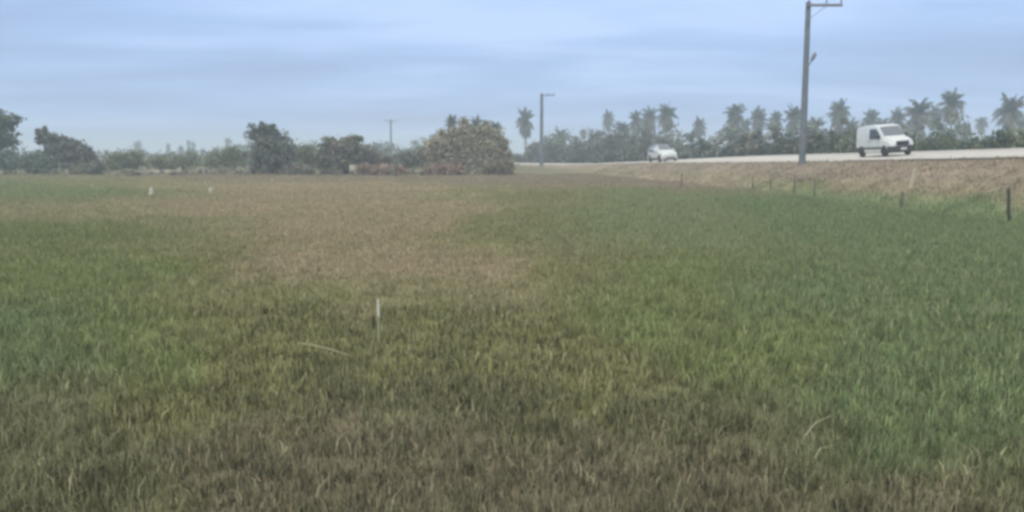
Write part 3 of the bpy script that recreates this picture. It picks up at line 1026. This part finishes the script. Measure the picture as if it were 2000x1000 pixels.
def make_car():
    root = empty('car', (0, 0, 0))
    tag(root, 'small white hatchback with a dark roof driving along the road', 'car')
    st = [(-1.88, .42, .86, .66, .58, .74), (-1.82, .34, 1.02, .73, .60, .82), (-1.66, .27, 1.24, .79, .60, .86), (-1.40, .22, 1.40, .815, .60, .87), (-.8, .20, 1.475, .825, .60, .88), (-.1, .19, 1.48, .825, .60, .88),
          (.12, .19, 1.44, .825, .595, .88), (.90, .19, .98, .82, .66, .86), (.98, .20, .955, .82, .68, .83), (1.35, .21, .885, .81, .69, .76), (1.65, .23, .80, .78, .66, .67), (1.82, .27, .70, .71, .61, .58), (1.89, .34, .58, .65, .57, .48)]
    MB().rings(loft_body(st, sh=.06)).build('body', M['white_paint'], root, 32)
    S = np.array(st)
    rg = []
    for x in (-1.42, -1.2, -.8, -.4, -.1, .10):
        zt = float(np.interp(x, S[:, 0], S[:, 2])); wr = float(np.interp(x, S[:, 0], S[:, 4]))
        prof = [(wr + .012, zt - .13), (wr + .008, zt - .06), (wr - .015, zt - .005), (wr * .5, zt + .014), (0, zt + .02)]
        rg.append([(x, y, z) for y, z in prof] + [(x, -y, z) for y, z in prof[-2::-1]])
    MB().rings(rg).build('roof', M['dark_paint'], root)
    windscreen(st, .15, .89, .52, .61).build('windscreen', M['screen'], root)
    for s in (-1, 1):
        side_slab(st, [(-.34, .85), (-.34, 1.36), (-.1, 1.37), (.06, 1.35), (.45, 1.14), (.78, .92), (.72, .85)], s, .032, .05).build('side_window', M['glass'], root)
        side_slab(st, [(-1.36, .92), (-1.28, 1.24), (-1.10, 1.33), (-.42, 1.36), (-.42, .85), (-1.2, .86)], s, .032, .05).build('side_window', M['glass'], root)
        for wx in (-1.18, 1.22):
            arc = [(wx + .345 * math.cos(a), .285 + .345 * math.sin(a)) for a in np.linspace(-.15, math.pi + .15, 14)]
            side_slab(st, arc, s, .008, .04).build('wheel_arch', M['plastic'], root)
            wheel(root, wx, s * .745, .285, .19)
        side_slab(st, [(-.9, .22), (-.9, .36), (.86, .36), (.86, .22)], s, .004, .02).build('sill', M['plastic'], root)
        m_ = MB().box((.60, s * .93, .98), (.11, .17, .13), .03); m_.tube([(.62, s * .80, .93), (.61, s * .9, .95)], [.025, .02], 6)
        m_.build('side_mirror', M['white_paint'], root)
        hl = MB().rings([[Vector((x + dx, s * y, z)) for x, y, z in ((1.86, .38, .57), (1.84, .40, .67), (1.72, .55, .745), (1.60, .66, .755), (1.62, .72, .66), (1.78, .66, .57))] for dx in (-.06, .035)])
        hl.build('headlight', M['lamp'], root)
        MB().box((-1.80, s * .62, .90), (.08, .14, .22), .02).build('tail_light', m_red, root)
    wrap_bumper([(1.60, .83), (1.75, .80), (1.87, .70), (1.94, .45), (1.96, 0)], .19, .47).build('front_bumper', M['dusty'], root)
    wrap_bumper([(-1.62, .83), (-1.82, .79), (-1.92, .66), (-1.95, .35), (-1.95, 0)], .24, .56).build('rear_bumper', M['white_paint'], root)
    MB().box((1.955, 0, .29), (.02, .9, .12), .006).build('grille', M['plastic'], root)
    MB().box((1.97, 0, .42), (.02, .40, .12), .004).build('number_plate', M['plate'], root)
    return root


van = make_van()
place(van, find_s(1727, 3.7), 3.7)
van.scale = (.92, .97, 1.05)
car = make_car()
place(car, find_s(1292, 1.9), 1.9)
car.scale = (1.04, 1.04, 1.16)


# ------------------------------------------------------------------ stakes, posts, markers
def post(name, label, cat, px, py0, py1, wpx, mat, group=None, lean=0, tip=None, n=8):
    """py0 top, py1 foot in the photo"""
    p = ground_hit(px, py1)
    Y = p.y; s = Y / F
    h = (py1 - py0) * s; r = wpx * s / 2
    root = None
    mb = MB()
    pts = []; rad = []
    rr = random.Random(int(px * 7 + py0))
    for k in range(6):
        t = k / 5
        pts.append((lean * s * t + rr.uniform(-.012, .012) * (0 < k < 5), rr.uniform(-.012, .012), -.15 + (h + .15) * t)); rad.append(r * (1.1 - .2 * t))
    if tip is None:
        o = mb.tube(pts, rad, n).build(name, mat)
        o.location = p; tag(o, label, cat, group)
        return o
    root = empty(name, p); tag(root, label, cat, group)
    mb.tube(pts, rad, n).build('shaft', mat, root)
    tt = tip[0]
    MB().lathe_z([(r * tip[1], h * (1 - tt)), (r * tip[1] * 1.08, h * (1 - tt * .5)), (r * tip[1], h), (r * .3, h + r * .5)], (lean * s * .9, 0, 0), 10).build('tip', M['white_clean'], root)
    return root


post('stake', 'thin upright stake with a whitish tip in the middle of the near grass', 'stake', 740.5, 584, 672, 4.0, M['stick'], tip=(.37, 1.5))
G_F = 'fence posts along the foot of the road bank'
for px, y0, y1, w, ln, lb, mt in [
    (1331, 338, 366, 2.8, 0, 'dark thin fence post on the bank below the right of the white car', 'wood_dark'),
    (1470, 345, 371, 2.4, 0, 'weathered fence post on the bank, first of two left of the tall pole', 'wood_dark'),
    (1505, 346, 372, 2.4, 0, 'weathered fence post on the bank, second of two left of the tall pole', 'wood_dark'),
    (1551, 342, 378, 3.4, 0, 'sturdier dark fence post just left of the tall pole foot', 'wood_dark'),
    (1590, 350, 386, 2.8, 0, 'dark fence post just right of the tall pole foot', 'wood_dark'),
    (1760, 374, 407, 4.5, 0, 'short dark stake in green grass below the white van', 'wood_dark'),
    (1972, 368, 434, 6.5, -7, 'thick dark leaning post in the grass near the right edge', 'wood_black'),
    (1779, 330, 366, 8, 6, 'pale leaning post on the bank below the front of the white van', 'wood_pale'),
]:
    post('fence_post', lb, 'fence post', px, y0, y1, w, M[mt], G_F, ln)

# fallen pale stick lying on the grass
a, b_ = ground_hit(583, 702), ground_hit(688, 716)
z = .17
pts = [Vector((a.x, a.y, a.z + z + .03)), a.lerp(b_, .3) + Vector((0, .01, z + .015)), a.lerp(b_, .6) + Vector((0, -.01, z)), Vector((b_.x, b_.y, b_.z + z * .7))]
o = MB().tube(pts, [.004, .007, .007, .003], 7).build('stick', M['stick']); tag(o, 'pale broken stick lying flat on the grass left of the upright stake', 'stick')
# curved dead stalk at the lower right
a, b_ = ground_hit(1562, 895), ground_hit(1622, 856)
pts = [Vector((a.x, a.y, a.z + .05)), a.lerp(b_, .12) + Vector((0, 0, .16)), a.lerp(b_, .5) + Vector((0, 0, .22)), Vector((b_.x, b_.y, b_.z + .20))]
o = MB().tube(pts, [.004, .005, .005, .002], 6).build('stalk', M['stick']); tag(o, 'bent dry stalk arching over the grass at the lower right', 'stalk')


def marker(label, px, py0, py1, wpx):
    p = ground_hit(px, py1); s = p.y / F
    w = wpx * s; h = (py1 - py0) * s
    root = MB()
    root.rings([[(sx * w * k / 2, sy * w * k / 2, z) for sx, sy in ((-1, -1), (1, -1), (1, 1), (-1, 1))] for k, z in ((1.05, -.1), (1.0, h * .1), (.72, h * .72), (.62, h * .8), (.10, h))])
    o = root.build('marker', M['white_tip'], None, 20)
    o.location = p; tag(o, label, 'marker', 'small white markers in the brown field')


marker('small whitish marker in the brown field, the larger left one of two', 296, 366, 381, 9)
marker('small whitish marker in the brown field, the fainter right one of two', 412, 366, 377, 8)
p = ground_hit(1566, 352)
o = MB().box((0, 0, .22), (.55, .4, .42), .05).build('concrete_block', M['block']); o.location = p
tag(o, 'pale concrete block set in the bank under the tall pole', 'block')
# white board in front of the reddish scrub, low pale wall on the left
p = at(688, 330, 86)
o = MB().box((0, 0, .0), (.55, .06, .6), .01).box((-.2, .04, -.5), (.06, .06, .9), .01).box((.2, .04, -.5), (.06, .06, .9), .01).build('board', M['white_tip'])
o.location = (p.x, p.y, h1(p.x, p.y) + .75); tag(o, 'small white board on two legs beside the reddish scrub', 'board')
p = at(322, 331, 95)
mb = MB().box((0, 0, .12), (3.4, .22, .40), .03)
o = mb.build('low_wall', M['wood_pale']); o.location = (p.x, p.y, h1(p.x, p.y)); tag(o, 'low pale wall across the far left of the field', 'wall')

# ------------------------------------------------------------------ sky, sun, haze
SUN_EL, SUN_AZ = R(52), R(215)          # high, behind the camera's left shoulder
w = bpy.data.worlds.new('World'); scene.world = w; w.use_nodes = True
nt = w.node_tree
bg = nt.nodes['Background']; bg.inputs['Strength'].default_value = .1
L = nt.links.new
sky = node(nt, 'ShaderNodeTexSky', sky_type='NISHITA'); sky.sun_disc = False
sky.sun_elevation = SUN_EL; sky.sun_rotation = SUN_AZ; sky.dust_density = 2; sky.air_density = 1.2
tc = node(nt, 'ShaderNodeTexCoord'); sp = node(nt, 'ShaderNodeSeparateXYZ'); L(tc.outputs['Generated'], sp.inputs[0])


def math_(op, a, b_=None, clamp=False):
    n = node(nt, 'ShaderNodeMath', operation=op); n.use_clamp = clamp
    for k, v in enumerate((a, b_)):
        if v is None: continue
        if isinstance(v, (int, float)): n.inputs[k].default_value = v
        else: L(v, n.inputs[k])
    return n.outputs[0]


zc = math_('MAXIMUM', sp.outputs['Z'], 0.0)
den = math_('ADD', zc, .10)
cx, cy = math_('DIVIDE', sp.outputs['X'], den), math_('DIVIDE', sp.outputs['Y'], den)
cv = node(nt, 'ShaderNodeCombineXYZ'); L(cx, cv.inputs[0]); L(cy, cv.inputs[1])


def wnoise(scale, detail, off, dist=.4):
    mp = node(nt, 'ShaderNodeMapping'); L(cv.outputs[0], mp.inputs['Vector']); mp.inputs['Location'].default_value = off
    mp.inputs['Rotation'].default_value = (0, 0, R(8)); mp.inputs['Scale'].default_value = (.50, 1.05, 1)
    n = node(nt, 'ShaderNodeTexNoise'); n.inputs['Scale'].default_value = scale; n.inputs['Detail'].default_value = detail
    n.inputs['Roughness'].default_value = .52; n.inputs['Distortion'].default_value = dist
    L(mp.outputs[0], n.inputs['Vector']); return n.outputs['Fac']


n1 = wnoise(.55, 5, (3.1, 1.7, 0)); n2 = wnoise(1.7, 4, (8.4, 2.2, 3))
nn = math_('ADD', math_('MULTIPLY', n1, .76), math_('MULTIPLY', n2, .24))
cr = node(nt, 'ShaderNodeValToRGB'); L(nn, cr.inputs[0])
e = cr.color_ramp.elements
e[0].position = .36; e[0].color = (2.35, 3.3, 5.45, 1)
e[1].position = .63; e[1].color = (4.0, 5.3, 7.9, 1)
em = cr.color_ramp.elements.new(.5); em.color = (2.9, 4.15, 6.7, 1)
# the overcast brightens and greys towards the zenith
hi = math_('MULTIPLY', math_('SUBTRACT', zc, .22), 2.2, True)
mx = node(nt, 'ShaderNodeMixRGB'); L(hi, mx.inputs[0]); L(cr.outputs[0], mx.inputs[1]); mx.inputs[2].default_value = (8.2, 7.9, 7.2, 1)
mx2 = node(nt, 'ShaderNodeMixRGB'); mx2.inputs[0].default_value = .10
L(mx.outputs[0], mx2.inputs[1]); L(sky.outputs[0], mx2.inputs[2])
L(mx2.outputs[0], bg.inputs['Color'])

sl = bpy.data.lights.new('sun', 'SUN'); sl.energy = 1.3; sl.angle = R(18); sl.color = (1, .95, .87)
so = bpy.data.objects.new('sun', sl); COL.objects.link(so)
dvec = Vector((math.sin(SUN_AZ) * math.cos(SUN_EL), math.cos(SUN_AZ) * math.cos(SUN_EL), math.sin(SUN_EL)))
so.rotation_euler = dvec.to_track_quat('Z', 'Y').to_euler()

m = bpy.data.materials.new('haze'); m.use_nodes = True; nt = m.node_tree
for n in list(nt.nodes):
    if n.type != 'OUTPUT_MATERIAL': nt.nodes.remove(n)
pv = node(nt, 'ShaderNodeVolumePrincipled'); pv.inputs['Density'].default_value = .0019
pv.inputs['Color'].default_value = (.76, .89, 1, 1); pv.inputs['Anisotropy'].default_value = 0
nt.links.new(pv.outputs[0], nt.nodes['Material Output'].inputs['Volume'])
hz = MB().box((0, 0, 9.5), (6600, 6600, 21)).build('haze', m, None, 0)
hz.scale = (1, 1, 1)
tag(hz, kind='stuff')

# ------------------------------------------------------------------ render look
scene.view_settings.view_transform = 'Standard'
scene.view_settings.look = 'None'
scene.view_settings.exposure = .55
scene.view_settings.gamma = 1
scene.render.engine = 'CYCLES'
c = scene.cycles
c.max_bounces = 6; c.diffuse_bounces = 3; c.glossy_bounces = 3; c.transmission_bounces = 3; c.volume_bounces = 3; c.transparent_max_bounces = 8
c.use_denoising = True
c.pixel_filter_type = 'BLACKMAN_HARRIS'
c.filter_width = 3.3
